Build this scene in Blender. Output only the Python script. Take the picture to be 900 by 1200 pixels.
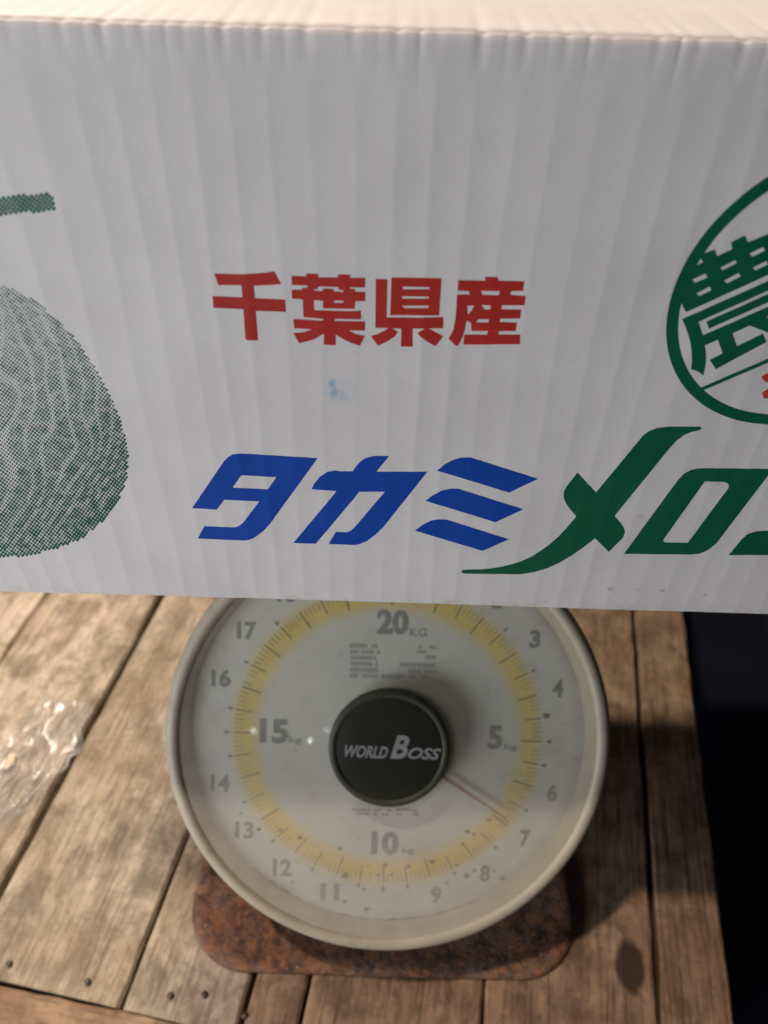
import bpy, bmesh, math, random
from mathutils import Vector, Matrix, noise
from mathutils.geometry import tessellate_polygon

random.seed(7)
for o in list(bpy.data.objects):
    bpy.data.objects.remove(o)
S = bpy.context.scene
COL = S.collection

# ------------------------------------------------------------------ camera
CAM = Vector((0, 0, .48))
FPX = 905.0
TH, ROLL = math.radians(42.0), math.radians(1.7)
cF = Vector((0, math.cos(TH), -math.sin(TH)))
_R = Vector((1, 0, 0)); _U = _R.cross(cF)
cR = math.cos(ROLL)*_R + math.sin(ROLL)*_U
cU = -math.sin(ROLL)*_R + math.cos(ROLL)*_U
cam = bpy.data.cameras.new('camera')
cam.sensor_fit = 'VERTICAL'; cam.sensor_height = 36.0; cam.sensor_width = 27.0
cam.lens = 36.0*FPX/1200.0
cam.clip_start = .005; cam.clip_end = 60
cam.dof.use_dof = True; cam.dof.focus_distance = .255; cam.dof.aperture_fstop = 10.5
co = bpy.data.objects.new('camera', cam); COL.objects.link(co)
co.matrix_world = Matrix(((cR.x, cU.x, -cF.x, CAM.x), (cR.y, cU.y, -cF.y, CAM.y), (cR.z, cU.z, -cF.z, CAM.z), (0, 0, 0, 1)))
S.camera = co
S.view_settings.view_transform = 'Standard'; S.view_settings.look = 'None'
S.view_settings.exposure = 0.0; S.view_settings.gamma = 1.0

# ------------------------------------------------------------------ light (night, lamps of the place)
W = bpy.data.worlds.new("World"); S.world = W; W.use_nodes = True
W.node_tree.nodes['Background'].inputs[0].default_value = (.72, .88, 1.0, 1)
W.node_tree.nodes['Background'].inputs[1].default_value = .023

def lamp(name, kind, loc, energy, color, target=None, **kw):
    l = bpy.data.lights.new(name, kind); l.energy = energy; l.color = color
    for k, v in kw.items(): setattr(l, k, v)
    o = bpy.data.objects.new(name, l); COL.objects.link(o); o.location = loc
    if target is not None:
        o.rotation_euler = (Vector(target)-Vector(loc)).to_track_quat('-Z', 'Y').to_euler()
    return o
# overhead bulb, almost in the plane of the box front
lamp('overhead_bulb', 'POINT', (-1.15, .142, 3.40), 258, (1.0, .79, .68), shadow_soft_size=.07)
# tube lamp behind and to the left
lamp('rear_tube_lamp', 'AREA', (-.77, 1.39, 1.6), 38.0, (1.0, .885, .735), target=(-.1, .3, .1),
     shape='RECTANGLE', size=.22, size_y=.03)

# cooler lamp low on the left, raking across the front of the box
lamp('side_lamp', 'AREA', (-.74, -.36, .22), 7.9, (.955, .968, 1.0), target=(0, .19, .33),
     shape='RECTANGLE', size=.62, size_y=.40)

# ------------------------------------------------------------------ helpers
def mesh_obj(name, verts, faces, mat, parent=None, smooth=False, M=None):
    me = bpy.data.meshes.new(name)
    me.from_pydata([tuple(v) for v in verts], [], [tuple(f) for f in faces])
    me.update()
    if smooth:
        for p in me.polygons: p.use_smooth = True
    if mat: me.materials.append(mat)
    o = bpy.data.objects.new(name, me); COL.objects.link(o)
    if parent: o.parent = parent
    if M is not None: o.matrix_local = M
    return o

def bm_obj(name, bm, mat, parent=None, smooth=False, M=None):
    me = bpy.data.meshes.new(name)
    bmesh.ops.recalc_face_normals(bm, faces=bm.faces)
    bm.to_mesh(me); bm.free()
    if smooth:
        for p in me.polygons: p.use_smooth = True
    if mat: me.materials.append(mat)
    o = bpy.data.objects.new(name, me); COL.objects.link(o)
    if parent: o.parent = parent
    if M is not None: o.matrix_local = M
    return o

def tag(o, label, cat, group=None):
    o['label'] = label; o['category'] = cat
    if group: o['group'] = group

def empty(name, loc=(0, 0, 0)):
    o = bpy.data.objects.new(name, None); COL.objects.link(o); o.location = loc
    o.empty_display_size = .05
    return o

def add_box(bm, x0, x1, y0, y1, z0, z1, bev=0.0, seg=2):
    r = bmesh.ops.create_cube(bm, size=1)
    for v in r['verts']:
        v.co = Vector((x0+(v.co.x+.5)*(x1-x0), y0+(v.co.y+.5)*(y1-y0), z0+(v.co.z+.5)*(z1-z0)))
    if bev:
        es = list({e for v in r['verts'] for e in v.link_edges})
        bmesh.ops.bevel(bm, geom=es, offset=bev, segments=seg, affect='EDGES', profile=.5)

def lathe(profile, n=128):
    """profile [(r,z)...] revolved about local z; returns verts, faces"""
    V, Fs, rings = [], [], []
    for r, z in profile:
        if r < 1e-6:
            rings.append([len(V)]*n); V.append((0, 0, z))
        else:
            i0 = len(V)
            for k in range(n):
                a = 2*math.pi*k/n; V.append((r*math.cos(a), r*math.sin(a), z))
            rings.append(list(range(i0, i0+n)))
    for A, B in zip(rings, rings[1:]):
        for k in range(n):
            q = [A[k], A[(k+1) % n], B[(k+1) % n], B[k]]
            u = []
            for i in q:
                if i not in u: u.append(i)
            if len(u) >= 3: Fs.append(u)
    return V, Fs

# ------------------------------------------------------------------ materials
class N:
    """small wrapper that builds a node tree"""
    def __init__(s, name):
        s.m = bpy.data.materials.new(name); s.m.use_nodes = True
        s.t = s.m.node_tree; s.b = s.t.nodes['Principled BSDF']; s.out = s.t.nodes['Material Output']
    def n(s, typ, **kw):
        nd = s.t.nodes.new(typ)
        for k, v in kw.items(): setattr(nd, k, v)
        return nd
    def l(s, a, b): s.t.links.new(a, b)
    def coord(s, which='Object', scale=(1, 1, 1), off=None):
        c = s.n('ShaderNodeTexCoord'); mp = s.n('ShaderNodeMapping')
        mp.inputs['Scale'].default_value = scale
        s.l(c.outputs[which], mp.inputs['Vector'])
        if off is not None: s.l(off, mp.inputs['Location'])
        return mp.outputs[0]
    def noise(s, vec, scale, detail=4, rough=.55, dist=0.0):
        nd = s.n('ShaderNodeTexNoise'); nd.inputs['Scale'].default_value = scale
        nd.inputs['Detail'].default_value = detail; nd.inputs['Roughness'].default_value = rough
        nd.inputs['Distortion'].default_value = dist
        s.l(vec, nd.inputs['Vector']); return nd.outputs[0]
    def ramp(s, fac, stops):
        r = s.n('ShaderNodeValToRGB'); e = r.color_ramp.elements
        while len(e) < len(stops): e.new(.5)
        for el, (p, c) in zip(e, stops):
            el.position = p; el.color = c if len(c) == 4 else (*c, 1)
        s.l(fac, r.inputs[0]); return r.outputs[0]
    def mix(s, fac, a, b, mode='MIX'):
        m = s.n('ShaderNodeMix', data_type='RGBA', blend_type=mode)
        for sock, v in ((m.inputs[0], fac), (m.inputs[6], a), (m.inputs[7], b)):
            if isinstance(v, (int, float)): sock.default_value = v
            elif isinstance(v, tuple): sock.default_value = v if len(v) == 4 else (*v, 1)
            else: s.l(v, sock)
        return m.outputs[2]
    def math(s, op, a, b=0.0, clamp=False):
        m = s.n('ShaderNodeMath', operation=op, use_clamp=clamp)
        for i, v in enumerate((a, b)):
            if isinstance(v, (int, float)): m.inputs[i].default_value = v
            else: s.l(v, m.inputs[i])
        return m.outputs[0]
    def schlick(s):            # the same on both sides of a thin sheet
        lw = s.n('ShaderNodeLayerWeight'); lw.inputs[0].default_value = .5
        return s.math('ADD', s.math('MULTIPLY', s.math('POWER', lw.outputs['Facing'], 5.0), .90), .05)
    def bump(s, h, strength, dist):
        b = s.n('ShaderNodeBump'); b.inputs['Strength'].default_value = strength
        b.inputs['Distance'].default_value = dist
        s.l(h, b.inputs['Height']); s.l(b.outputs[0], s.b.inputs['Normal'])
    def base(s, c):
        if isinstance(c, tuple): s.b.inputs['Base Color'].default_value = (*c, 1)
        else: s.l(c, s.b.inputs['Base Color'])
    def rough(s, r, spec=None):
        if isinstance(r, (int, float)): s.b.inputs['Roughness'].default_value = r
        else: s.l(r, s.b.inputs['Roughness'])
        if spec is not None: s.b.inputs['Specular IOR Level'].default_value = spec

G = lambda v: (v, v, v, 1)

def mat_wood(name, light, mid, dark, warm, knot=None, lines=.75):
    m = N(name)
    info = m.n('ShaderNodeObjectInfo')
    off = m.n('ShaderNodeCombineXYZ')
    r10 = m.math('MULTIPLY', info.outputs['Random'], 13.0)
    for i in range(3): m.l(r10, off.inputs[i])
    v = m.coord('Object', (60, 5, 20), off.outputs[0])
    vb = m.coord('Object', (22, 9, 14), off.outputs[0])
    vf = m.coord('Object', (420, 14, 80), off.outputs[0])
    vi = m.coord('Object', (1, 1, 1), off.outputs[0])
    g = m.noise(v, 1.0, 6, .6, .6)
    c = m.ramp(g, [(.25, dark), (.45, mid), (.62, light), (.8, mid)])
    bl = m.noise(vb, 3.0, 5, .62, .3)
    c = m.mix(m.ramp(bl, [(.36, G(0)), (.60, G(.85))]), c, light)
    st = m.noise(vi, 42.0, 6, .68, .4)
    c = m.mix(m.ramp(st, [(.42, G(0)), (.61, G(.66))]), c, dark)
    wm = m.noise(vi, 16.0, 3, .5)
    c = m.mix(m.ramp(wm, [(.45, G(0)), (.7, G(.5))]), c, warm)
    f = m.noise(vf, 1.0, 4, .6)
    c = m.mix(m.ramp(f, [(.30, G(lines)), (.46, G(0))]), c, dark)
    mo = m.noise(m.coord('Object', (2.0, .6, 1), off.outputs[0]), 70.0, 5, .72, .5)
    c = m.mix(m.ramp(mo, [(.48, G(0)), (.66, G(.52))]), c, dark)
    c = m.mix(m.ramp(mo, [(.32, G(.42)), (.44, G(0))]), c, light)
    fl = m.noise(vi, 260.0, 3, .6)
    c = m.mix(m.ramp(fl, [(.60, G(0)), (.72, G(.45))]), c, dark)
    c = m.mix(m.ramp(fl, [(.28, G(.35)), (.38, G(0))]), c, light)
    tone = m.math('ADD', m.math('MULTIPLY', info.outputs['Random'], .22), .86)
    tc = m.n('ShaderNodeCombineColor'); [m.l(tone, tc.inputs[i]) for i in range(3)]
    c = m.mix(1.0, c, tc.outputs[0], 'MULTIPLY')
    if knot:      # an oval knot / stain at a fixed place of the board (local x, y, rx, ry)
        for (kx, ky, rx, ry, s_) in knot:
            q = m.n('ShaderNodeTexCoord'); sp = m.n('ShaderNodeSeparateXYZ'); m.l(q.outputs['Object'], sp.inputs[0])
            wob = m.math('MULTIPLY', m.math('SUBTRACT', m.noise(q.outputs['Object'], 90, 3), .5), .45)
            dx = m.math('DIVIDE', m.math('SUBTRACT', sp.outputs[0], kx), rx)
            dy = m.math('DIVIDE', m.math('SUBTRACT', sp.outputs[1], ky), ry)
            d = m.math('ADD', m.math('SQRT', m.math('ADD', m.math('MULTIPLY', dx, dx), m.math('MULTIPLY', dy, dy))), wob)
            c = m.mix(m.ramp(d, [(.72, G(s_)), (.98, G(0))]), c, tuple(x*.45 for x in dark))
    m.base(c); m.rough(.72, .3)
    h = m.math('ADD', m.math('MULTIPLY', f, .7), m.math('ADD', m.math('MULTIPLY', g, .5), m.math('MULTIPLY', st, .6)))
    m.bump(h, .6, .0016)
    return m.m

WL = dict(light=(.60, .49, .37), mid=(.41, .32, .228), dark=(.13, .093, .058), warm=(.36, .25, .155), lines=.65)  # left planks: own paler tone, with some of their stronger light painted in
M_wood = mat_wood('weathered_wood', **WL)
WR = dict(light=(.43, .29, .18), mid=(.30, .19, .115), dark=(.095, .056, .032), warm=(.34, .172, .09), lines=.95)  # right and front boards: redder tone, with weaker light partly painted in
M_wood_dimmed = mat_wood('reddish_dimmed_wood', **WR)

def mat_paper():
    m = N('white_board')
    v = m.coord('Object')
    a = m.noise(v, 38, 4, .6); b = m.noise(v, 900, 2, .6)
    sx = m.n('ShaderNodeSeparateXYZ'); m.l(v, sx.inputs[0])
    c = m.ramp(a, [(.3, (.665, .645, .64)), (.7, (.735, .715, .71))])
    c = m.mix(m.ramp(b, [(.35, G(.12)), (.6, G(0))]), c, (.52, .50, .49))
    # scuffs along the bottom edge of the board
    low = m.math('SUBTRACT', 1.0, m.math('DIVIDE', m.math('SUBTRACT', sx.outputs[2], .2632), .006), True)
    n2 = m.noise(v, 130, 4, .7)
    spots = m.math('MULTIPLY', low, m.ramp(n2, [(.55, G(0)), (.68, G(1))]))
    c = m.mix(m.math('MULTIPLY', spots, .5), c, (.33, .25, .17))
    # a faint smear of blue ink and a few grey rub marks
    def blob(x, z, rx, rz, col, s):
        nonlocal c
        dx = m.math('DIVIDE', m.math('SUBTRACT', sx.outputs[0], x), rx)
        dz = m.math('DIVIDE', m.math('SUBTRACT', sx.outputs[2], z), rz)
        d = m.math('ADD', m.math('MULTIPLY', dx, dx), m.math('MULTIPLY', dz, dz))
        k = m.math('MULTIPLY', m.math('SUBTRACT', 1.0, d, True), m.ramp(m.noise(v, 420, 4, .7), [(.40, G(.15)), (.65, G(1))]))
        c = m.mix(m.math('MULTIPLY', k, s), c, col)
    for b_ in BLOBS: blob(*b_)
    m.base(c); m.rough(.62, .3)
    m.bump(m.noise(v, 1500, 2, .6), .12, .0003)
    return m.m

def ray(px, py):
    return cF + (px-450)/FPX*cR - (py-600)/FPX*cU
BOX_Y = .19
def on_box(px, py):
    r = ray(px, py); s = BOX_Y/r.y; return (CAM.x+r.x*s, CAM.z+r.z*s)      # (x, z) on the front of the box
BLOBS = []
for (px, py, rx, rz, col, s) in [(400, 458, .0055, .005, (.25, .42, .58), .42), (390, 455, .0016, .0045, (.12, .34, .55), .8),
                                 (752, 606, .0022, .0012, (.30, .28, .27), .6), (842, 568, .0006, .0005, (.1, .1, .1), .8),
                                 (714, 690, .0016, .0012, (.36, .27, .17), .8), (748, 691, .0014, .0011, (.30, .21, .13), .8), (776, 692, .0013, .0012, (.32, .23, .14), .9), (826, 697, .0020, .0012, (.36, .27, .17), .6)]:
    x_, z_ = on_box(px, py); BLOBS.append((x_, z_, rx, rz, col, s))
M_paper = mat_paper()

def mat_ink(name, col, rough=.45):
    m = N(name); v = m.coord('Object')
    a = m.noise(v, 60, 4, .6); b = m.noise(v, 1200, 2, .6)
    c = m.mix(m.ramp(a, [(.35, G(0)), (.7, G(.25))]), col, tuple(min(1, x*1.5+.01) for x in col))
    c = m.mix(m.ramp(b, [(.62, G(0)), (.75, G(.35))]), c, tuple(x*.5+.12 for x in col))
    m.base(c); m.rough(rough, .35); return m.m
M_red = mat_ink('red_ink', (.42, .028, .022))
M_blue = mat_ink('blue_ink', (.003, .055, .36))
M_green = mat_ink('green_ink', (.003, .100, .050))
M_dot = mat_ink('dark_green_ink', (.008, .092, .055))
M_orange = mat_ink('orange_red_ink', (.48, .06, .035))

def mat_plain(name, col, rough=.5, spec=.4, var=.25, scale=60, bump=0.0, metal=0.0, dirt=None, dirt_amt=.6):
    m = N(name); v = m.coord('Object')
    a = m.noise(v, scale, 5, .62)
    c = m.mix(m.ramp(a, [(.3, G(0)), (.7, G(1))]), tuple(x*(1-var) for x in col), tuple(min(1, x*(1+var*.6)) for x in col))
    if dirt:
        d = m.noise(v, scale*2.7, 6, .7)
        c = m.mix(m.ramp(d, [(.54, G(0)), (.70, G(dirt_amt))]), c, dirt)
    m.base(c); m.rough(rough, spec); m.b.inputs['Metallic'].default_value = metal
    if bump: m.bump(m.noise(v, scale*6, 4, .6), .4, bump)
    return m.m

def mat_rust():
    m = N('rusty_steel'); v = m.coord('Object')
    a = m.noise(v, 32, 7, .70, .4); b = m.noise(v, 150, 6, .75); d = m.noise(v, 360, 4, .7)
    c = m.ramp(a, [(.28, (.026, .014, .011)), (.42, (.10, .042, .027)), (.55, (.20, .112, .075)), (.68, (.055, .028, .021))])
    c = m.mix(m.ramp(b, [(.50, G(0)), (.60, G(.75))]), c, (.34, .135, .045))
    c = m.mix(m.ramp(b, [(.34, G(.9)), (.45, G(0))]), c, (.030, .017, .014))
    c = m.mix(m.ramp(d, [(.60, G(0)), (.66, G(.7))]), c, (.50, .27, .15))
    m.base(c); m.rough(m.ramp(b, [(.3, G(.42)), (.7, G(.8))]), .4)
    m.bump(m.math('ADD', m.math('ADD', a, m.math('MULTIPLY', b, .8)), m.math('MULTIPLY', d, .35)), .9, .0024)
    return m.m
M_rust = mat_rust()
M_housing = mat_plain('dark_olive_enamel', (.05, .052, .042), .45, .4, .3, 40, .0004, dirt=(.16, .07, .04), dirt_amt=.8)
M_steel = mat_plain('dull_steel', (.42, .42, .41), .38, .5, .2, 30, .0002, metal=.8, dirt=(.2, .12, .08))
M_rim = mat_plain('grey_plastic_rim', (.42, .375, .285), .48, .3, .12, 36, .0001, dirt=(.27, .21, .14), dirt_amt=.45)
M_hub = mat_plain('dark_olive_plastic', (.020, .021, .015), .42, .3, .12, 50, .00005)
M_hub_ring = mat_plain('olive_plastic_lip', (.048, .048, .031), .5, .25, .12, 50)
M_hubtext = mat_plain('pale_print', (.26, .27, .265), .5, .3, .1)
M_num = mat_plain('grey_numeral_ink', (.185, .20, .20), .6, .2, .22, 160)
M_faint = mat_plain('faded_print', (.33, .34, .34), .6, .2, .1, 260)
M_smudge = mat_plain('smudged_print', (.27, .28, .30), .6, .2, .15, 260)
M_tick = mat_plain('faded_tick_ink', (.38, .29, .09), .6, .2, .2, 200)
M_tickd = mat_plain('dark_tick_ink', (.13, .12, .075), .6, .2, .2, 200)
M_needle = mat_plain('dull_red_needle', (.24, .06, .05), .5, .3, .1)
M_nail = mat_plain('rusty_nail_head', (.09, .07, .055), .45, .4, .3, 300, .0001, metal=.5)
M_ground = mat_plain('dark_ground', (.010, .011, .022), .9, .2, .4, 12, .002)
M_speck = mat_plain('brown_dirt', (.20, .12, .055), .9, .1, .3, 400)

def mat_face():
    m = N('dial_enamel'); v = m.coord('Object')
    sp = m.n('ShaderNodeSeparateXYZ'); m.l(v, sp.inputs[0])
    r = m.math('SQRT', m.math('ADD', m.math('MULTIPLY', sp.outputs[0], sp.outputs[0]), m.math('MULTIPLY', sp.outputs[1], sp.outputs[1])))
    a = m.noise(v, 22, 5, .6); b = m.noise(v, 70, 5, .68)
    c = m.ramp(a, [(.3, (.54, .55, .515)), (.7, (.63, .635, .605))])
    # printed yellow ring whose ink has bled a little
    rr = m.math('ADD', r, m.math('MULTIPLY', m.math('SUBTRACT', b, .5), .0042))
    d = m.math('ABSOLUTE', m.math('SUBTRACT', rr, .0727))
    ring = m.ramp(m.math('MULTIPLY', d, 100.0), [(.24, G(1)), (.98, G(0))])
    yel = m.mix(m.ramp(b, [(.35, G(0)), (.65, G(1))]), (.66, .46, .05), (.74, .57, .13))
    c = m.mix(m.math('MULTIPLY', ring, .88), c, yel)
    # dirt blotches
    c = m.mix(m.ramp(b, [(.55, G(0)), (.72, G(.40))]), c, (.36, .31, .22))
    e = m.noise(v, 330, 4, .65)
    c = m.mix(m.ramp(e, [(.69, G(0)), (.76, G(.7))]), c, (.24, .17, .09))
    # brown deposit near the lower rim
    edge = m.ramp(m.math('MULTIPLY', r, 10.0), [(.93, G(0)), (1.0, G(1))])
    c = m.mix(m.math('MULTIPLY', edge, m.ramp(a, [(.35, G(.15)), (.65, G(.7))])), c, (.30, .22, .14))
    m.base(c); m.rough(.5, .3)
    return m.m
M_face = mat_face()

def mat_window():
    m = N('hazy_clear_plastic'); v = m.coord('Object')
    t = m.t
    tr = m.n('ShaderNodeBsdfTransparent'); tr.inputs[0].default_value = (.965, .975, .95, 1)
    df = m.n('ShaderNodeBsdfDiffuse'); df.inputs[0].default_value = (.62, .56, .47, 1)
    gl = m.n('ShaderNodeBsdfGlossy'); gl.inputs['Roughness'].default_value = .03
    sp = m.n('ShaderNodeSeparateXYZ'); m.l(v, sp.inputs[0])
    dust_veil = m.math('MULTIPLY', m.math('SUBTRACT', .02, sp.outputs[1]), 9.0, True)      # dusty lower half; the bulb's warm light is also put into this veil
    hz = m.math('MULTIPLY', m.math('ADD', m.math('MULTIPLY', dust_veil, .32), .21), m.math('ADD', m.noise(v, 30, 5, .65), .35))
    scr = m.ramp(m.noise(v, 480, 3, .6), [(.68, G(0)), (.78, G(.25))])
    hz = m.math('ADD', hz, scr, True)
    m1 = m.n('ShaderNodeMixShader'); m.l(hz, m1.inputs[0]); m.l(tr.outputs[0], m1.inputs[1]); m.l(df.outputs[0], m1.inputs[2])
    fr = m.schlick()
    m2 = m.n('ShaderNodeMixShader'); m.l(m.math('MULTIPLY', fr, 1.0), m2.inputs[0])
    m.l(m1.outputs[0], m2.inputs[1]); m.l(gl.outputs[0], m2.inputs[2])
    m.l(m2.outputs[0], m.out.inputs[0])
    return m.m
M_window = mat_window()

def mat_film():
    m = N('clear_film'); v = m.coord('Object')
    tr = m.n('ShaderNodeBsdfTransparent'); tr.inputs[0].default_value = (.97, .97, .97, 1)
    gl = m.n('ShaderNodeBsdfGlossy'); gl.inputs['Roughness'].default_value = .24
    df = m.n('ShaderNodeBsdfDiffuse'); df.inputs[0].default_value = (.75, .74, .73, 1)
    m0 = m.n('ShaderNodeMixShader'); m0.inputs[0].default_value = .11
    m.l(tr.outputs[0], m0.inputs[1]); m.l(df.outputs[0], m0.inputs[2])
    fr = m.schlick()
    m2 = m.n('ShaderNodeMixShader'); m.l(m.math('MULTIPLY', fr, .6, True), m2.inputs[0])
    m.l(m0.outputs[0], m2.inputs[1]); m.l(gl.outputs[0], m2.inputs[2])
    m.l(m2.outputs[0], m.out.inputs[0]); return m.m
M_film = mat_film()

# ------------------------------------------------------------------ setting: ground far below, platform of planks
g = mesh_obj('ground', [(-30, -30, -.34), (30, -30, -.34), (30, 30, -.34), (-30, 30, -.34)], [(0, 1, 2, 3)], M_ground)
g['kind'] = 'structure'

YAW = math.radians(9.8)
ca, sa = math.cos(YAW), math.sin(YAW)
def deck(s, t, z=0): return Vector((s*ca + t*sa, -s*sa + t*ca, z))     # across, along -> world
DECK = empty('wooden_platform', deck(-.2, .5))
tag(DECK, 'weathered wooden platform of nailed planks under the rusty weighing scale', 'platform')
PLM = Matrix.Rotation(-YAW, 4, 'Z')

def plank(s0, s1, t0, t1, mat, seed, dz=0.0, along=True, thick=.022, yaw=None):
    """a worn board; local x across, local y along its length"""
    rnd = random.Random(seed)
    w, L = s1-s0, t1-t0
    n = max(12, int(L/.012))
    # cross-section: top with eased edges
    e = .0016
    sec = [(-.5*w, -thick), (-.5*w, -e*1.3), (-.5*w+e, -.0002)]
    for k in range(1, 6): sec.append((-.5*w+e+(w-2*e)*k/6, 0))
    sec += [(.5*w-e, -.0002), (.5*w, -e*1.3), (.5*w, -thick)]
    V, Fs = [], []
    m = len(sec)
    for i in range(n+1):
        y = -.5*L + L*i/n
        je = [noise.noise(Vector((seed*3.1, y*28, k*7.7)))*.0011 + noise.noise(Vector((seed*5.3, y*110, k*3.7)))*.0006 for k in (0, 1)]
        jt = noise.noise(Vector((seed*2.3, y*9, 1)))*.0009
        for k, (x, z) in enumerate(sec):
            xx = x
            if k <= 2: xx += je[0]
            elif k >= m-3: xx += je[1]
            zz = z + dz
            if 0 < k < m-1:
                zz += jt + noise.noise(Vector((x*45+seed, y*16, 3)))*.0006
                if k in (1, 2, m-2, m-3): zz -= abs(noise.noise(Vector((y*60, seed*1.7, k))))*.0014
            V.append((xx, y, zz))
    for i in range(n):
        for k in range(m):
            a = i*m+k; b = i*m+(k+1) % m
            Fs.append((a, b, b+m, a+m))
    Fs.append(tuple(range(m))); Fs.append(tuple(n*m+k for k in reversed(range(m))))
    o = mesh_obj('plank', V, Fs, mat, None, False)
    bm = bmesh.new(); bm.from_mesh(o.data); bmesh.ops.recalc_face_normals(bm, faces=bm.faces); bm.to_mesh(o.data); bm.free()
    for p in o.data.polygons: p.use_smooth = False
    c = deck((s0+s1)/2, (t0+t1)/2)
    mw = Matrix.Translation(c) @ PLM
    if not along: mw = mw @ Matrix.Rotation(math.pi/2 if yaw is None else yaw, 4, 'Z')
    o.parent = DECK; o.matrix_local = Matrix.Translation(-DECK.location) @ mw
    return o, mw

def nail(px_plank, mw, wx, wy, tilt=0.0, r=.0019):
    V, Fs = lathe([(0, .0011), (r*.6, .0010), (r*.95, .0005), (r, -.0002), (r*.85, -.0012)], 14)
    loc = mw.inverted() @ Vector((wx, wy, 0))
    M = Matrix.Translation((loc.x, loc.y, .0006)) @ Matrix.Rotation(tilt, 4, 'X')
    return mesh_obj('nail', V, Fs, M_nail, px_plank, True, M)

edges = [(-.635, -.5395), (-.537, -.439), (-.4375, -.3440), (-.3420, -.2530), (-.2490, -.1553), (-.1535, -.0900),
         (-.0868, -.0588), (-.0565, .0372), (.0395, .1315), (.1345, .173)]
deck_planks = []
T0 = .1035
M_knot = mat_wood('knotty_dimmed_wood', knot=[(.0325, -.349, .0095, .0165, .93), (-.02, -.18, .006, .012, .6)], **WR)
for i, (s0, s1) in enumerate(edges):
    mat = M_wood if i < 6 else (M_knot if i == 8 else M_wood_dimmed)
    deck_planks.append(plank(s0, s1, T0+random.uniform(-.0008, .001), .95, mat, 11+i, random.uniform(-.0007, .0007)))
# the board that the planks butt against, and the ones beyond it
def cross_board(t0, t1, seed):
    # length runs across the deck
    w = t1-t0; L = .84
    o, _ = plank(-w/2, w/2, -L/2, L/2, M_wood_dimmed, seed)
    c = deck(-.225, (t0+t1)/2)
    mw = Matrix.Translation(c) @ PLM @ Matrix.Rotation(math.radians(91.5), 4, 'Z')
    o.matrix_local = Matrix.Translation(-DECK.location) @ mw
    return o
cross_board(.006, .1005, 41); cross_board(-.098, .0015, 42)
# bearers below
for (t, sd) in ((.15, 51), (.55, 52), (.88, 53)):
    bm = bmesh.new(); add_box(bm, -.63, .165, -.035, .035, -.112, -.0235, .002)
    b = bm_obj('bearer', bm, M_wood, DECK)
    b.matrix_local = Matrix.Translation(-DECK.location) @ Matrix.Translation(deck(0, t)) @ PLM
for s in (-.58, .10):
    for t in (.15, .88):
        bm = bmesh.new(); add_box(bm, -.04, .04, -.034, .034, -.3395, -.1125, .002)
        b = bm_obj('leg', bm, M_wood, DECK)
        b.matrix_local = Matrix.Translation(-DECK.location) @ Matrix.Translation(deck(s, t)) @ PLM

def on_floor(px, py, z=0.0):
    r = ray(px, py); s = (z-CAM.z)/r.z; return CAM + r*s
for (px, py, k) in [(11, 1130, 4), (103, 1151, 4), (200, 1167, 5), (240, 1166, 5), (287, 1190, 6), (-60, 1112, 3), (-160, 1085, 3)]:
    p = on_floor(px, py); o, mw = deck_planks[k]; nail(o, mw, p.x, p.y, random.uniform(-.2, .2))

# ------------------------------------------------------------------ weighing scale
SC = empty('weighing_scale', (.004, .295, .0))
tag(SC, 'old dial weighing scale with round white dial and rusty base', 'scale')
toS = Matrix.Translation(-SC.location)

def rrect(x0, x1, y0, y1, r, n=10):
    P = []
    for cx, cy, a0 in ((x1-r, y1-r, 0), (x0+r, y1-r, 90), (x0+r, y0+r, 180), (x1-r, y0+r, 270)):
        for k in range(n+1):
            a = math.radians(a0+90*k/n); P.append((cx+r*math.cos(a), cy+r*math.sin(a)))
    return P

def loft(rings, cap=True):
    V, Fs = [], []; n = len(rings[0])
    for R in rings: V += R
    for i in range(len(rings)-1):
        for k in range(n):
            a = i*n+k; b = i*n+(k+1) % n; Fs.append((a, b, b+n, a+n))
    if cap:
        Fs.append(tuple(reversed(range(n)))); Fs.append(tuple((len(rings)-1)*n+k for k in range(n)))
    return V, Fs

# rusty pressed-steel base: low skirt, rounded corners, rolled upper edge
bx0, bx1, by0, by1 = -.1055, .1185, .1462, .445
rings = []
for ins, z in ((.0035, .0005), (.0, .0012), (.0, .0030), (.0005, .0041), (.0016, .0050), (.0032, .0055), (.006, .0057), (.0085, .0056), (.0105, .0052), (.013, .0051), (.017, .0051)):
    rings.append([(x, y, z) for x, y in rrect(bx0+ins, bx1-ins, by0+ins, by1-ins, .036-ins*.6)])
V, Fs = loft(rings)
mesh_obj('base', V, Fs, M_rust, SC, True, toS)

# housing: wedge whose front follows the tilt of the dial
prof = [(.172, .0060), (.322, .236), (.405, .236), (.430, .0060)]
V, Fs = [], []
for sx in (-1, 1):
    for (y, z) in prof:
        hw = .060; V.append((.0045+sx*hw, y, z))
Fs = [(0, 1, 2, 3), (7, 6, 5, 4), (0, 4, 5, 1), (1, 5, 6, 2), (2, 6, 7, 3), (3, 7, 4, 0)]
hob = mesh_obj('housing', V, Fs, M_housing, SC, False, toS)
bm = bmesh.new(); bm.from_mesh(hob.data); bmesh.ops.recalc_face_normals(bm, faces=bm.faces)
bmesh.ops.bevel(bm, geom=list(bm.edges), offset=.008, segments=4, affect='EDGES', profile=.5); bm.to_mesh(hob.data); bm.free()
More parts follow.
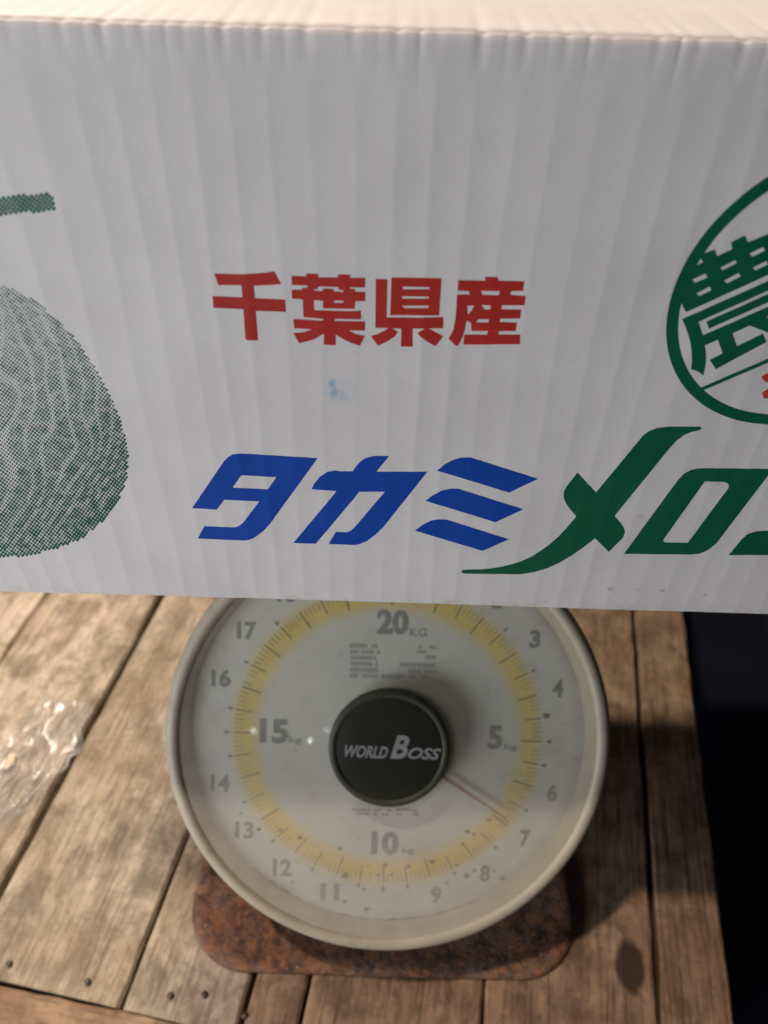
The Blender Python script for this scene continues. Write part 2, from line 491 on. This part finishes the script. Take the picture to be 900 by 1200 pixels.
# weighing pan on its post
bm = bmesh.new(); add_box(bm, -.02, .03, .335, .395, .2365, .2505, .003); bm_obj('pan_support', bm, M_steel, SC, False, toS)
rings = []
for ins, z in ((.006, .2510), (.001, .2520), (0, .2545), (0, .2605), (.0012, .2624), (.0030, .2629), (.006, .2624), (.009, .2600), (.012, .2575)):
    rings.append([(x, y, z) for x, y in rrect(-.125, .135, .232, .49, .022-ins*.5)])
V, Fs = loft(rings); mesh_obj('weighing_pan', V, Fs, M_steel, SC, True, toS)

# dial frame
DT = math.radians(36.0)
DC = Vector((.0052, .2092, .1366))
dU = Vector((0, math.sin(DT), math.cos(DT))); dN = Vector((0, -math.cos(DT), math.sin(DT)))
DM = Matrix(((1, dU.x, dN.x, DC.x), (0, dU.y, dN.y, DC.y), (0, dU.z, dN.z, DC.z), (0, 0, 0, 1)))
toD = toS @ DM
def on_dial(px, py, h=0.0):
    r = ray(px, py); C = DC + dN*h; s = (C-CAM).dot(dN)/r.dot(dN); v = CAM + r*s - C
    return v.x, v.dot(dU)

REC = -.008
V, Fs = lathe([(.1005, -.040), (.1060, -.038), (.1070, -.016), (.1095, -.0135), (.1112, -.010), (.1120, -.0055), (.1117, -.0026), (.1108, -.0004),
               (.1092, .0009), (.1072, .0013), (.1060, .0010), (.1048, .0002), (.1040, -.0008), (.1022, -.0042), (.1010, -.0074), (.1000, -.0084)], 160)
mesh_obj('dial_rim', V, Fs, M_rim, SC, True, toD)
V, Fs = lathe([(0, -.045), (.0985, -.045), (.1003, -.0405)], 96)
mesh_obj('back_shell', V, Fs, M_housing, SC, True, toD)
V, Fs = lathe([(0, REC), (.03, REC), (.06, REC), (.085, REC), (.1004, REC)], 128)
FACE = mesh_obj('dial_face', V, Fs, M_face, SC, False, toD)
I4 = Matrix.Identity(4)

# text helper: builtin lettering turned into a mesh, fitted to a box
def text_mesh(s, w, h, bold=.02, shear=0.0):
    cu = bpy.data.curves.new('t', 'FONT'); cu.body = s; cu.size = 1; cu.offset = bold; cu.shear = shear
    cu.resolution_u = 3
    ob = bpy.data.objects.new('t', cu); COL.objects.link(ob)
    dg = bpy.context.evaluated_depsgraph_get(); dg.update()
    me = bpy.data.meshes.new_from_object(ob.evaluated_get(dg))
    xs = [v.co.x for v in me.vertices]; ys = [v.co.y for v in me.vertices]
    x0, x1, y0, y1 = min(xs), max(xs), min(ys), max(ys)
    for v in me.vertices:
        v.co = Vector(((v.co.x-(x0+x1)/2)/(x1-x0)*w, (v.co.y-(y0+y1)/2)/(y1-y0)*h, 0))
    bpy.data.objects.remove(ob); bpy.data.curves.remove(cu)
    me.materials.clear()
    return me
def put_text(name, s, cx, cy, w, h, z, mat, parent, bold=.02, shear=0.0, rot=0.0):
    me = text_mesh(s, w, h, bold, shear); me.materials.append(mat)
    o = bpy.data.objects.new(name, me); COL.objects.link(o); o.parent = parent
    o.matrix_local = Matrix.Translation((cx, cy, z)) @ Matrix.Rotation(rot, 4, 'Z')
    return o

zi = REC + .0002
for k in range(1, 20):
    if k % 5 == 0: continue
    a = math.radians(18*k); s = str(k)
    put_text('numeral', s, .0895*math.sin(a), .0895*math.cos(a)+.0005, (.0096 if len(s) == 2 else .0052), .0092, zi, M_num, FACE, .036)
for s, (px, py), w, u, (ux, uy) in ((('20'), (460, 729), .0158, 'KG', (490, 741)), ('15', (321, 857), .0145, 'kg', (346, 868)),
                                    ('10', (451, 988), .0140, 'kg', (478, 997)), ('5', (580, 864), .0074, 'kg', (598, 876))):
    x, y = on_dial(px, py, REC); put_text('numeral', s, x, y, w, .0128, zi, M_num, FACE, .042)
    x, y = on_dial(ux, uy, REC); put_text('unit_mark', u, x, y, .0085 if u == 'KG' else .0066, .0042, zi, M_smudge, FACE, .015)

def quads(name, Q, mat, parent, kind=None, M=I4):
    V, Fs = [], []
    for q in Q:
        i = len(V); V += q; Fs.append(tuple(range(i, i+len(q))))
    o = mesh_obj(name, V, Fs, mat, parent, False, M)
    if kind: o['kind'] = kind
    return o
def rad_tick(a, r0, r1, w, z):
    d = Vector((math.sin(a), math.cos(a))); t = Vector((d.y, -d.x))*w/2
    return [(*(d*r0+t), z), (*(d*r0-t), z), (*(d*r1-t), z), (*(d*r1+t), z)]
fine, major, dots, tri = [], [], [], []
rt = random.Random(3)
for k in range(200):
    a = 2*math.pi*k/200
    if k % 10 == 0: major.append(rad_tick(a, .0682, .0784, .00055, zi))
    elif k % 5 == 0: major.append(rad_tick(a, .0705, .0784, .0005, zi))
    elif rt.random() < .9: fine.append(rad_tick(a, .0735, .0782, .00034, zi))
for k in range(20):
    a = math.radians(18*k+9); dots.append(rad_tick(a, .0800, .0823, .0012, zi))
for k in range(0, 20, 5):
    a = math.radians(18*k); d = Vector((math.sin(a), math.cos(a))); t = Vector((d.y, -d.x))
    tri.append([(*(d*.0802), zi), (*(d*.0832-t*.0013), zi), (*(d*.0832+t*.0013), zi)])
quads('fine_graduations', fine, M_tick, FACE, 'stuff')
for q in major: quads('graduation', [q], M_tickd, FACE)
for q in dots + tri: quads('dial_mark', [q], M_num, FACE)

# blocks of small print, too worn to read
def worn_print(x0, y0, x1, y1, rows, seed, mat):
    rn = random.Random(seed); Q = []
    (ax, ay), (bx, by) = on_dial(x0, y0, REC), on_dial(x1, y1, REC)
    for r in range(rows):
        y = ay + (by-ay)*(r+.5)/rows; h = abs(by-ay)/rows*.66; x = ax + rn.uniform(0, .001)
        while x < bx:
            w = rn.uniform(.0008, .0018)
            if rn.random() < .82: Q.append([(x, y-h/2, zi), (x+w, y-h/2, zi), (x+w, y+h/2, zi), (x, y+h/2, zi)])
            x += w + rn.uniform(.00025, .0006)
    quads('small_print', Q, mat, FACE, 'stuff')
worn_print(410, 753, 441, 796, 6, 1, M_faint); worn_print(489, 755, 508, 773, 3, 5, M_faint)
worn_print(466, 775, 508, 797, 3, 2, M_faint); worn_print(446, 789, 462, 796, 1, 8, M_faint)
worn_print(412, 946, 454, 957, 2, 3, M_smudge); worn_print(464, 946, 490, 957, 2, 4, M_smudge)

# specks of dirt under the window, mostly low on the dial
rs = random.Random(12)
for k in range(34):
    a = math.radians(rs.gauss(185, 42)); rr = rs.uniform(.064, .099); s = rs.uniform(.0005, .0017)*(1.5 if rs.random() < .12 else 1)
    P = [(rr*math.sin(a)+s*math.cos(t)*rs.uniform(.6, 1.3), rr*math.cos(a)+.7*s*math.sin(t)*rs.uniform(.6, 1.3), zi+.00018) for t in [i*math.pi/4 for i in range(8)]]
    quads('dirt_speck', [P], M_speck, FACE)
# crescent of brown residue along the bottom of the rim
Q = []
for i in range(46):
    a = math.radians(150+i*1.7); b = math.radians(150+(i+1)*1.7)
    w0 = .0016*abs(noise.noise(Vector((i*.35, 2, 0))))*2; w1 = .0016*abs(noise.noise(Vector(((i+1)*.35, 2, 0))))*2
    f = lambda t, r: (r*math.sin(t), r*math.cos(t), -.0077)
    Q.append([f(a, .0994), f(a, .0994-w0-.0001), f(b, .0994-w1-.0001), f(b, .0994)])
quads('residue_line', Q, M_speck, FACE, 'stuff')

# needle
hx, hy = 0, 0
tx, ty = on_dial(592, 958, REC+.0028)
d = Vector((tx, ty)); L = d.length; d.normalize(); t = Vector((d.y, -d.x))
zn = REC+.0028
P0, P1, P2 = d*.010, d*(L*.62), d*L
ring0 = [P0+t*.0011, P0-t*.0011, P1-t*.0009, P2-t*.0003, P2+t*.0003, P1+t*.0009]
V = [(p.x, p.y, zn) for p in ring0] + [(p.x, p.y, zn+.0006) for p in ring0]
Fs = [tuple(range(6))[::-1], tuple(range(6, 12))] + [(k, (k+1) % 6, 6+(k+1) % 6, 6+k) for k in range(6)]
mesh_obj('needle', V, Fs, M_needle, SC, False, toD)
# clear domed window; three far bulbs behind the viewer are mirrored in it
for i, (px, py) in enumerate(((297, 857), (364, 868), (383, 855))):
    x, y = on_dial(px, py, .003)
    nl = Vector((2*.0032*x/.1015**2, 2*.0032*y/.1015**2, 1)).normalized()
    nw = (DM.to_3x3() @ nl); hit = DM @ Vector((x, y, .003)); vw = (hit-CAM).normalized()
    lamp('far_bulb', 'POINT', hit + (vw - 2*vw.dot(nw)*nw)*4.5, (.26, .34, .12)[i], (1.0, 1.0, .9), shadow_soft_size=.022)
pr = [(.1036, .00052), (.1015, .0006)]
for k in range(1, 22):
    r = .1015*(1-k/21); pr.append((r, .0006+.0032*(1-(r/.1015)**2)))
V, Fs = lathe(pr, 128)
mesh_obj('dial_window', V, Fs, M_window, SC, True, toD)
# centre cap
V, Fs = lathe([(.0300, .0020), (.0300, .0048), (.0295, .0060), (.0284, .0066), (.0268, .0065), (.0262, .0059)], 96)
HUB = mesh_obj('center_cap', V, Fs, M_hub_ring, SC, True, toD @ Matrix.Translation((.0009, -.0008, 0)))
V, Fs = lathe([(.0264, .0058), (.0255, .0060), (.012, .0063), (0, .0064)], 96)
mesh_obj('cap_disc', V, Fs, M_hub, HUB, True, I4)
zt = .00655
def cap_xy(px, py):
    x, y = on_dial(px, py, zt); return x-.0009, y+.0008
for s, (x0, x1, yb, yt) in (('WORLD', (404, 455, 887.5, 874.5)), ('B', (457, 480, 889, 862)), ('OSS', (478, 517, 889.5, 877))):
    (ax, ay), (bx, by) = cap_xy(x0, yb), cap_xy(x1, yt)
    put_text('cap_lettering', s, (ax+bx)/2, (ay+by)/2, bx-ax, by-ay, zt, M_hubtext, HUB, .03, .32, math.radians(-.6))

# ------------------------------------------------------------------ melon box
BX0, BX1, BZ0, BZ1, BY1 = -.216, .238, .2632, .4463, .480
BOX = empty('melon_box', ((BX0+BX1)/2, (BOX_Y+BY1)/2, BZ0))
tag(BOX, 'white corrugated melon box with red, blue and green Japanese print', 'box')
toB = Matrix.Translation(-BOX.location)

PITCH = .00925
def relief(x, z):
    """outward swell of the liner over the flutes (washboarding), in metres"""
    ph = x/PITCH + .35*noise.noise(Vector((x*22, 0, 5))) + .12*noise.noise(Vector((x*60, z*14, 2))) + .10*(z-.35)*0
    k = ph - math.floor(ph)
    q = 2*k-1; saw = math.sqrt(q*q*q*q+.0012) if abs(q) < .5 else q*q      # liner sags between the flute tips
    saw -= .28*math.exp(-((1-abs(q))/.045)**2)*.25
    amp = .000064*(1.0+.55*noise.noise(Vector((x*40, z*9, 9))))
    swell = .0005*noise.noise(Vector((x*9, z*7, 1))) + .00018*noise.noise(Vector((x*40, z*30, 4)))
    dz = (BZ1 - z)
    fold = math.exp(-max(dz, 0)/.0035)
    kk = min(k, 1-k); dent = -.00034*fold*math.exp(-(kk/.13)**2)*(1+1.3*noise.noise(Vector((x*70, 3, 3)))) - .00022*fold*math.exp(-((k-.55)/.07)**2)*max(0, .5+1.5*noise.noise(Vector((x*90, 7, 1))))
    return amp*(saw-.5)*1.25 + swell*min(1, max(0, dz/.02)) + dent

def sheet(name, prof, x0, x1, nx, rel, mat, parent, thick=.0036):
    """prof: [(y, z, ny, nz)], swept along x"""
    V, Fs = [], []; m = len(prof)
    for i in range(nx+1):
        x = x0+(x1-x0)*i/nx
        for (y, z, ny, nz) in prof:
            r = rel(x, y, z); V.append((x, y+ny*r, z+nz*r))
    for i in range(nx):
        for k in range(m-1):
            a = i*m+k; Fs.append((a, a+m, a+m+1, a+1))
    o = mesh_obj(name, V, Fs, mat, parent, True, toB)
    md = o.modifiers.new('board', 'SOLIDIFY'); md.thickness = thick; md.offset = -1
    return o
R1 = .0015
prof = []
for k in range(5):
    a = math.radians(90-90*k/4)         # bottom edge
    prof.append((BOX_Y+.0012-.0012*math.cos(a), BZ0+.0012-.0012*math.sin(a), -math.cos(a), -math.sin(a)))
NZ = 56
for k in range(1, NZ): prof.append((BOX_Y, BZ0+.0012+(BZ1-R1-BZ0-.0012)*k/NZ, -1, 0))
for k in range(7):
    a = math.radians(90*k/6)
    prof.append((BOX_Y+R1-R1*math.cos(a), BZ1-R1+R1*math.sin(a), -math.cos(a), math.sin(a)))
NX = 1080
sheet('front_panel', prof, BX0, BX1, NX, lambda x, y, z: relief(x, z), M_paper, BOX)
prof = [(BOX_Y+R1, BZ1, 0, 1)]
for k in range(1, 26):
    t = k/25; prof.append((BOX_Y+R1+(.1425-R1)*t, BZ1+.0012*math.sin(t*1.8), 0, 1))
def rel_top(x, y, z):
    d = max(0, y-BOX_Y-R1); f = math.exp(-d/.016)
    ph = x/PITCH + .35*noise.noise(Vector((x*22, 0, 5)))
    return .00005*(abs(math.sin(math.pi*ph))-.5)*(1-f) + relief(x, BZ1)*f + .0005*noise.noise(Vector((x*12, y*12, 8)))*(1-f)
sheet('top_flap', prof, BX0, BX1, NX//2, rel_top, M_paper, BOX)
prof = [(BY1-(.1445)*k/12, BZ1+.0012*math.sin(k/12*1.8), 0, 1) for k in range(12, -1, -1)] + [(BY1, BZ1-.002, 1, 0)]
sheet('top_flap', prof, BX0, BX1, 120, lambda x, y, z: .00016*(abs(math.sin(math.pi*x/PITCH))-.5), M_paper, BOX)
prof = [(BY1, BZ1-.003-(BZ1-.003-BZ0)*k/4, 1, 0) for k in range(5)]
sheet('back_panel', prof, BX0, BX1, 120, lambda x, y, z: .0001*(abs(math.sin(math.pi*x/PITCH))-.5), M_paper, BOX)
for x in (BX0, BX1-.0036):
    bm = bmesh.new(); add_box(bm, x+.0002, x+.0034, BOX_Y+.0045, BY1-.0042, BZ0+.0002, BZ1-.0035, .0006, 1); bm_obj('side_panel', bm, M_paper, BOX, False, toB)
bm = bmesh.new(); add_box(bm, BX0+.004, BX1-.004, BOX_Y+.0045, BY1-.0042, BZ0+.0002, BZ0+.0042, .0006, 1); bm_obj('bottom_panel', bm, M_paper, BOX, False, toB)

# --- print on the front: outlines lie on the board and follow its relief
def printed(name, polys, ox, oy, sc, mat, lift=.00006, label=None, raw=False):
    bm = bmesh.new()
    for poly in polys:
        loops = poly if isinstance(poly[0][0], (list, tuple)) else [poly]
        L3 = []
        for lp in loops:
            pts = [on_box(ox+x/sc, oy+y/sc) if not raw else (x, y) for x, y in lp]
            L3.append([Vector((x, z, 0)) for x, z in pts])
        flat = [bm.verts.new((v.x, BOX_Y, v.y)) for lp in L3 for v in lp]
        for tr in tessellate_polygon(L3):
            try: bm.faces.new([flat[i] for i in tr])
            except ValueError: pass
    xs = [v.co.x for v in bm.verts]; zs = [v.co.z for v in bm.verts]
    def cut(axis, lo, hi, step):
        k = math.floor(lo/step)+1
        while k*step < hi:
            p = Vector((0, 0, 0)); p[axis] = k*step; nrm = Vector((0, 0, 0)); nrm[axis] = 1
            bmesh.ops.bisect_plane(bm, geom=bm.verts[:]+bm.edges[:]+bm.faces[:], plane_co=p, plane_no=nrm, dist=1e-7)
            k += 1
    cut(0, min(xs), max(xs), (BX1-BX0)/NX*2); cut(2, min(zs), max(zs), .005)
    for v in bm.verts: v.co.y = BOX_Y - relief(v.co.x, v.co.z) - lift
    bmesh.ops.recalc_face_normals(bm, faces=bm.faces)
    if bm.faces and sum(f.normal.y*f.calc_area() for f in bm.faces) > 0: bmesh.ops.reverse_faces(bm, faces=bm.faces)
    me = bpy.data.meshes.new(name); bm.to_mesh(me); bm.free()
    for p in me.polygons: p.use_smooth = True
    me.materials.append(mat)
    o = bpy.data.objects.new(name, me); COL.objects.link(o); o.parent = BOX; o.matrix_local = toB
    if label: o['label'] = label
    return o

CH = 'printed_character'
printed(CH, [[(55,92),(300,98),(480,92),(590,82),(690,68),(760,203),(620,213),(470,220),(482,352),(802,365),(810,495),(492,485),(516,798),(400,794),(384,780),(362,468),(45,452),(38,330),(352,343),(342,215),(98,213)]], 245, 310, 9, M_red, label='red character at the left end of the red line')
printed(CH, [[[(60,115),(215,122),(218,92),(340,95),(342,133),(548,135),(552,102),(675,105),(678,137),(838,138),(835,240),(680,238),(674,252),(728,258),(730,285),(838,285),(835,382),(730,385),(726,465),(392,460),(390,378),(295,372),(298,478),(640,490),(790,485),(795,575),(515,570),(515,592),(835,597),(833,692),(660,690),(740,730),(835,750),(780,852),(690,825),(600,780),(525,735),(522,848),(400,840),(402,735),(390,728),(300,785),(140,828),(80,718),(180,712),(280,680),(90,668),(78,570),(390,590),(395,570),(185,550),(178,365),(65,355),(62,262),(168,265),(172,243),(230,243),(226,218),(62,213)],
              [(342,228),(552,235),(560,262),(608,270),(606,288),(505,282),(503,255),(392,250),(386,278),(285,270),(290,262),(335,255)],
              [(505,378),(610,380),(605,403),(507,402)]]], 335, 310, 9, M_red, label='second red character')
printed(CH, [[(92,105),(215,108),(205,508),(500,512),(805,508),(802,625),(650,625),(720,665),(805,708),(725,812),(650,775),(580,725),(530,675),(560,655),(608,626),(480,625),(480,818),(358,815),(362,625),(265,625),(325,662),(290,710),(210,765),(120,808),(40,705),(110,685),(180,650),(225,620),(88,618)],
             [[(258,88),(785,97),(760,490),(245,485)], [(370,185),(660,190),(662,212),(380,215)], [(365,287),(655,290),(650,312),(372,312)], [(360,387),(650,385),(648,412),(395,412)]]], 430, 315, 9, M_red, label='third red character')
printed(CH, [[[(150,118),(435,125),(440,82),(565,85),(575,125),(850,130),(835,233),(712,233),(700,275),(862,285),(852,382),(610,385),(605,425),(815,430),(805,522),(592,525),(588,560),(768,565),(758,655),(580,655),(575,692),(805,692),(800,793),(205,798),(215,692),(455,692),(465,655),(290,655),(288,570),(240,548),(228,600),(205,700),(150,812),(120,800),(50,735),(100,640),(120,540),(132,420),(140,270),(275,270),(262,232),(148,230)],
              [(390,232),(590,233),(575,278),(405,272)], [(250,390),(318,385),(300,430),(248,485)], [(395,380),(495,385),(490,428),(430,428)], [(370,530),(475,530),(470,565),(335,562)]]], 520, 315, 9, M_red, label='red character at the right end of the red line')
printed(CH, [[[(28,425),(235,120),(265,88),(295,70),(340,64),(400,67),(856,93),(540,530),(500,575),(440,620),(410,633),(370,640),(65,627),(108,546),(310,553),(335,545),(365,520),(472,380),(240,370),(190,436)],
              [(352,207),(585,220),(528,300),(295,290)]]], 220, 520, 5.625, M_blue, label='first slanted blue character')
printed(CH, [[(-36,655),(250,310),(85,298),(100,265),(140,215),(190,182),(240,175),(270,180),(355,180),(375,150),(400,120),(440,92),(500,78),(596,78),(512,182),(848,182),(560,545),(510,595),(450,640),(400,660),(370,666),(197,660),(245,580),(320,582),(350,565),(380,535),(568,314),(400,314),(112,660)]], 350, 520, 5.625, M_blue, label='second slanted blue character')
printed(CH, [[(180,147),(230,105),(290,75),(340,62),(400,60),(430,70),(846,202),(655,293)], [(105,348),(150,312),(210,280),(270,268),(320,268),(345,276),(750,403),(565,488)],
             [(35,545),(80,510),(140,478),(180,470),(240,472),(265,479),(655,600),(480,676)]], 480, 525, 5.625, M_blue, label='blue character of three slanted strokes')
printed(CH, [[(505,262),(655,80),(672,60),(690,46),(720,34),(760,30),(870,30),(877,36),(870,42),(840,49),(815,60),(790,78),(765,105),(570,345),(590,367),(602,384),(607,400),(600,420),(550,470),(502,422),(460,455),(420,482),(380,506),(340,525),(290,540),(240,548),(45,546),(35,544),(32,539),(35,534),(42,532),(95,531),(140,527),(175,521),(210,512),(245,501),(280,485),(310,466),(340,445),(370,419),(400,388),(436,345),(412,318),(400,300),(393,285),(391,272),(393,257),(400,243),(440,192)]], 530, 490, 3, M_green, label='large green crossed character with a swash')
printed(CH, [[[(55,595),(375,160),(410,125),(450,105),(490,97),(540,95),(930,100),(600,530),(560,565),(530,583),(495,596),(450,600)],
              [(530,172),(640,175),(662,182),(672,197),(668,212),(430,530),(295,529),(285,518),(290,507)]]], 720, 530, 5, M_green, label='green box-shaped character')
printed(CH, [[(670,603),(745,510),(780,480),(830,463),(900,460),(1000,455),(1050,440),(1080,415),(1300,130),(1450,130),(1170,510),(1110,570),(1060,593),(1000,603)], [(985,130),(1135,130),(1165,150),(1105,240),(905,240)]], 720, 530, 5, M_green, label='green character at the right edge')

# emblem: ring, slanted character, rule and the start of a small red character
outer = [(782,373),(790,334.7),(812,292),(834.7,260),(782,383),(788,427),(806.7,456.7),(830.7,480.7),(850.7,490),(900,208),(900,497)]
inner = [(854.7,260),(826.7,294.7),(794.7,377),(796,383),(806.7,434),(824,458),(853,476.7),(900,485)]
def fit_circle(P):
    P = [on_box(*p) for p in P]; n = len(P)
    # linear least squares x^2+z^2 = 2ax+2bz+c by normal equations
    A = [[0]*4 for _ in range(3)]
    for x, z in P:
        row = (2*x, 2*z, 1.0); b = x*x+z*z
        for i in range(3):
            for j in range(3): A[i][j] += row[i]*row[j]
            A[i][3] += row[i]*b
    for i in range(3):
        p = max(range(i, 3), key=lambda r: abs(A[r][i])); A[i], A[p] = A[p], A[i]
        for r in range(3):
            if r != i:
                f = A[r][i]/A[i][i]; A[r] = [a-f*b for a, b in zip(A[r], A[i])]
    a, b, c = (A[i][3]/A[i][i] for i in range(3))
    return a, b, math.sqrt(c+a*a+b*b)
oa, ob_, orad = fit_circle(outer); ia, ib, irad = fit_circle(inner)
print('emblem', oa, ob_, orad, ia, ib, irad)
circ = lambda a, b, r, n=96: [(a+r*math.cos(2*math.pi*k/n), b+r*math.sin(2*math.pi*k/n)) for k in range(n)]
printed('emblem_ring', [[circ(oa, ob_, orad), circ(ia, ib, irad)]], 0, 0, 1, M_green, raw=True)
printed('emblem_character', [[[(100,650),(180,795),(900,468),(1120,368),(1030,50),(720,180),(695,118),(575,178),(585,240),(450,300),(430,242),(330,280),(250,330),(150,500)],
    [(272,382),(285,350),(310,325),(330,355)], [(232,510),(350,455),(368,490),(255,538)], [(270,630),(385,570),(402,600),(292,655)], [(478,405),(610,337),(628,362),(495,428)],
    [(512,518),(640,452),(660,480),(535,543)], [(735,280),(855,220),(875,250),(758,307)], [(765,402),(885,343),(900,375),(785,428)]]], 780, 260, 7.5, M_green, .00010)
printed('emblem_character', [[(145,30),(900,-305),(1150,-415),(1175,-335),(900,-218),(285,55),(325,172),(900,-78),(1190,-205),(1215,-130),(885,12),(960,60),(1080,110),(1040,200),(900,150),(740,88),(585,155),(625,270),(855,158),(885,235),(440,470),(388,388),(500,330),(460,212),(340,262),(352,330),(350,420),(330,525),(300,500),(270,483),(222,470),(230,400),(228,320),(220,250),(205,190),(180,110)],
    [(360,50),(900,-190),(1130,-290),(1150,-225),(900,-115),(380,115)]], 780, 370, 7.5, M_green, .00010)
printed('emblem_rule', [[(305,632),(900,380),(1300,208),(1310,240),(900,418),(325,657)]], 780, 370, 7.5, M_green, .00012)
printed('emblem_mark', [[(845,540),(875,518),(960,490),(1010,500),(980,560),(890,590),(862,572)], [(850,680),(900,648),(990,620),(1010,690),(900,732),(865,730)]], 780, 370, 7.5, M_orange, .00006)

# halftone melon and its stalk, printed as rows of ink dots
mel_r = [(-20,330),(0,333),(22,341),(44,355),(67,374),(92,402),(114,434),(131,467),(143,498),(150,533),(149,560),(140,584),(122,610),(96,631),(60,645),(25,651),(0,653),(-20,653)]
mel = mel_r + [(-40-x, y) for x, y in reversed(mel_r)][1:-1]
stalk = [(-112,236),(0,232),(59,225),(66,246),(0,252),(-8,252),(-4,330),(-40,330),(-36,254),(-106,258)]
def inside(p, P):
    x, y = p; r = False; j = len(P)-1
    for i in range(len(P)):
        if (P[i][1] > y) != (P[j][1] > y) and x < (P[j][0]-P[i][0])*(y-P[i][1])/(P[j][1]-P[i][1])+P[i][0]: r = not r
        j = i
    return r
def halftone(name, P, ang, pitch, tone, label):
    V, Fs = [], []; c, s = math.cos(ang), math.sin(ang); rn = random.Random(5)
    for i in range(-150, 151):
        for j in range(-150, 151):
            px = -20 + (i*c-j*s)*pitch; py = 480 + (i*s+j*c)*pitch
            if not inside((px, py), P): continue
            x, z = on_box(px, py)
            if x < BX0+.003: continue
            r = tone(px, py, rn)*pitch
            k = len(V)
            for q in range(8):
                a = ang + math.pi/8 + q*math.pi/4
                xx, zz = on_box(px+r*math.cos(a), py+r*math.sin(a)); V.append((xx, BOX_Y-relief(xx, zz)-.00006, zz))
            Fs.append(tuple(range(k+7, k-1, -1)))
    o = mesh_obj(name, V, Fs, M_dot, BOX, False, toB); o['kind'] = 'stuff'; o['label'] = label
    return o
def tone_mel(px, py, rn):
    g = .345 + .13*max(0, min(1, (py-390)/250)) + .05*max(0, (px-60)/90)
    # netting of the rind: paler strands along bent meridians and parallels, darker cells
    dx, dy = (px+20)/178.0, (py-491)/166.0
    w = .9*noise.noise(Vector((px*.02, py*.02, 1)))
    mer = math.asin(max(-1, min(1, dx/math.sqrt(max(.03, 1-min(.97, dy*dy))))))/.15 + w
    lat = math.asin(max(-1, min(1, dy*.95)))/.135 + w*.8 + .25*math.sin(mer*2.1)
    net = max(math.cos(2*math.pi*mer), .8*math.cos(2*math.pi*lat))
    n2 = noise.noise(Vector((px*.14, py*.14, 3))); n3 = noise.noise(Vector((px*.05, py*.05, 8)))
    return max(.27, min(.62, g + .03 - .125*max(0, net-.55)/.45 + .16*max(0, n2-.15) + .03*n3 + rn.uniform(-.03, .03)))
halftone('melon_print', mel, math.radians(36), 3.45, tone_mel, 'dotted green picture of a netted melon')
halftone('stalk_print', stalk, math.radians(36), 4.2, lambda px, py, rn: .56+rn.uniform(-.06, .08), 'dotted green stalk above the melon')

# ------------------------------------------------------------------ scrap of clear film on the planks
def film():
    rn = random.Random(21)
    V, Fs = [], []; nu, nv = 60, 44
    A, B = on_floor(88, 824), on_floor(-2, 968)
    ax = (B-A); L = ax.length; ax.normalize(); side = Vector((ax.y, -ax.x, 0))
    for i in range(nu+1):
        u = i/nu
        wid = .020*(.55+.75*math.sin(math.pi*min(1, u*.9+.12)))*(1+.3*noise.noise(Vector((u*7, 1, 0))))
        for j in range(nv+1):
            v = j/nv*2-1
            p = A + ax*(u*L) + side*(v*wid + .004*noise.noise(Vector((u*9, v*2, 4))) + .004)
            ridge = 1-abs(noise.noise(Vector((u*1.3, v*3.0, 2)))*3.2)
            r2 = 1-abs(noise.noise(Vector((u*2.4+v*1.2, v*3.6, 7)))*3.4)
            z = .0016 + .0048*max(0, ridge)**4*(1-.5*abs(v)) + .0024*max(0, r2)**4 + .0004*noise.noise(Vector((u*10, v*7, 6)))
            V.append((p.x-A.x + .0015*noise.noise(Vector((u*14, v*9, 8))), p.y-A.y, max(.0014, z)))
    for i in range(nu):
        for j in range(nv):
            a = i*(nv+1)+j; Fs += [(a, a+1, a+nv+2), (a, a+nv+2, a+nv+1)]
    o = mesh_obj('plastic_film', V, Fs, M_film, None, True)
    o.location = (A.x, A.y, 0)
    tag(o, 'crumpled scrap of clear plastic film lying on the planks', 'film')
film()

# a pale flake of wood beside the film
fp = on_floor(13, 894)
bm = bmesh.new()
top = [(-.0042, -.0050), (.0012, -.0058), (.0046, -.0016), (.0034, .0042), (-.0008, .0060), (-.0046, .0022)]
va = [bm.verts.new((x*.8, y*1.1, .0012)) for x, y in top]; vb = [bm.verts.new((x*.74, y, .0028+.0006*math.sin(i*2.2))) for i, (x, y) in enumerate(top)]
bm.faces.new(vb); bm.faces.new(va[::-1])
for i in range(6): bm.faces.new((va[i], va[(i+1) % 6], vb[(i+1) % 6], vb[i]))
fl = bm_obj('wood_flake', bm, mat_plain('pale_split_wood', (.66, .55, .40), .8, .2, .2, 200, .0003))
fl.location = (fp.x, fp.y, 0); tag(fl, 'small pale flake of split wood lying beside the clear film', 'flake')
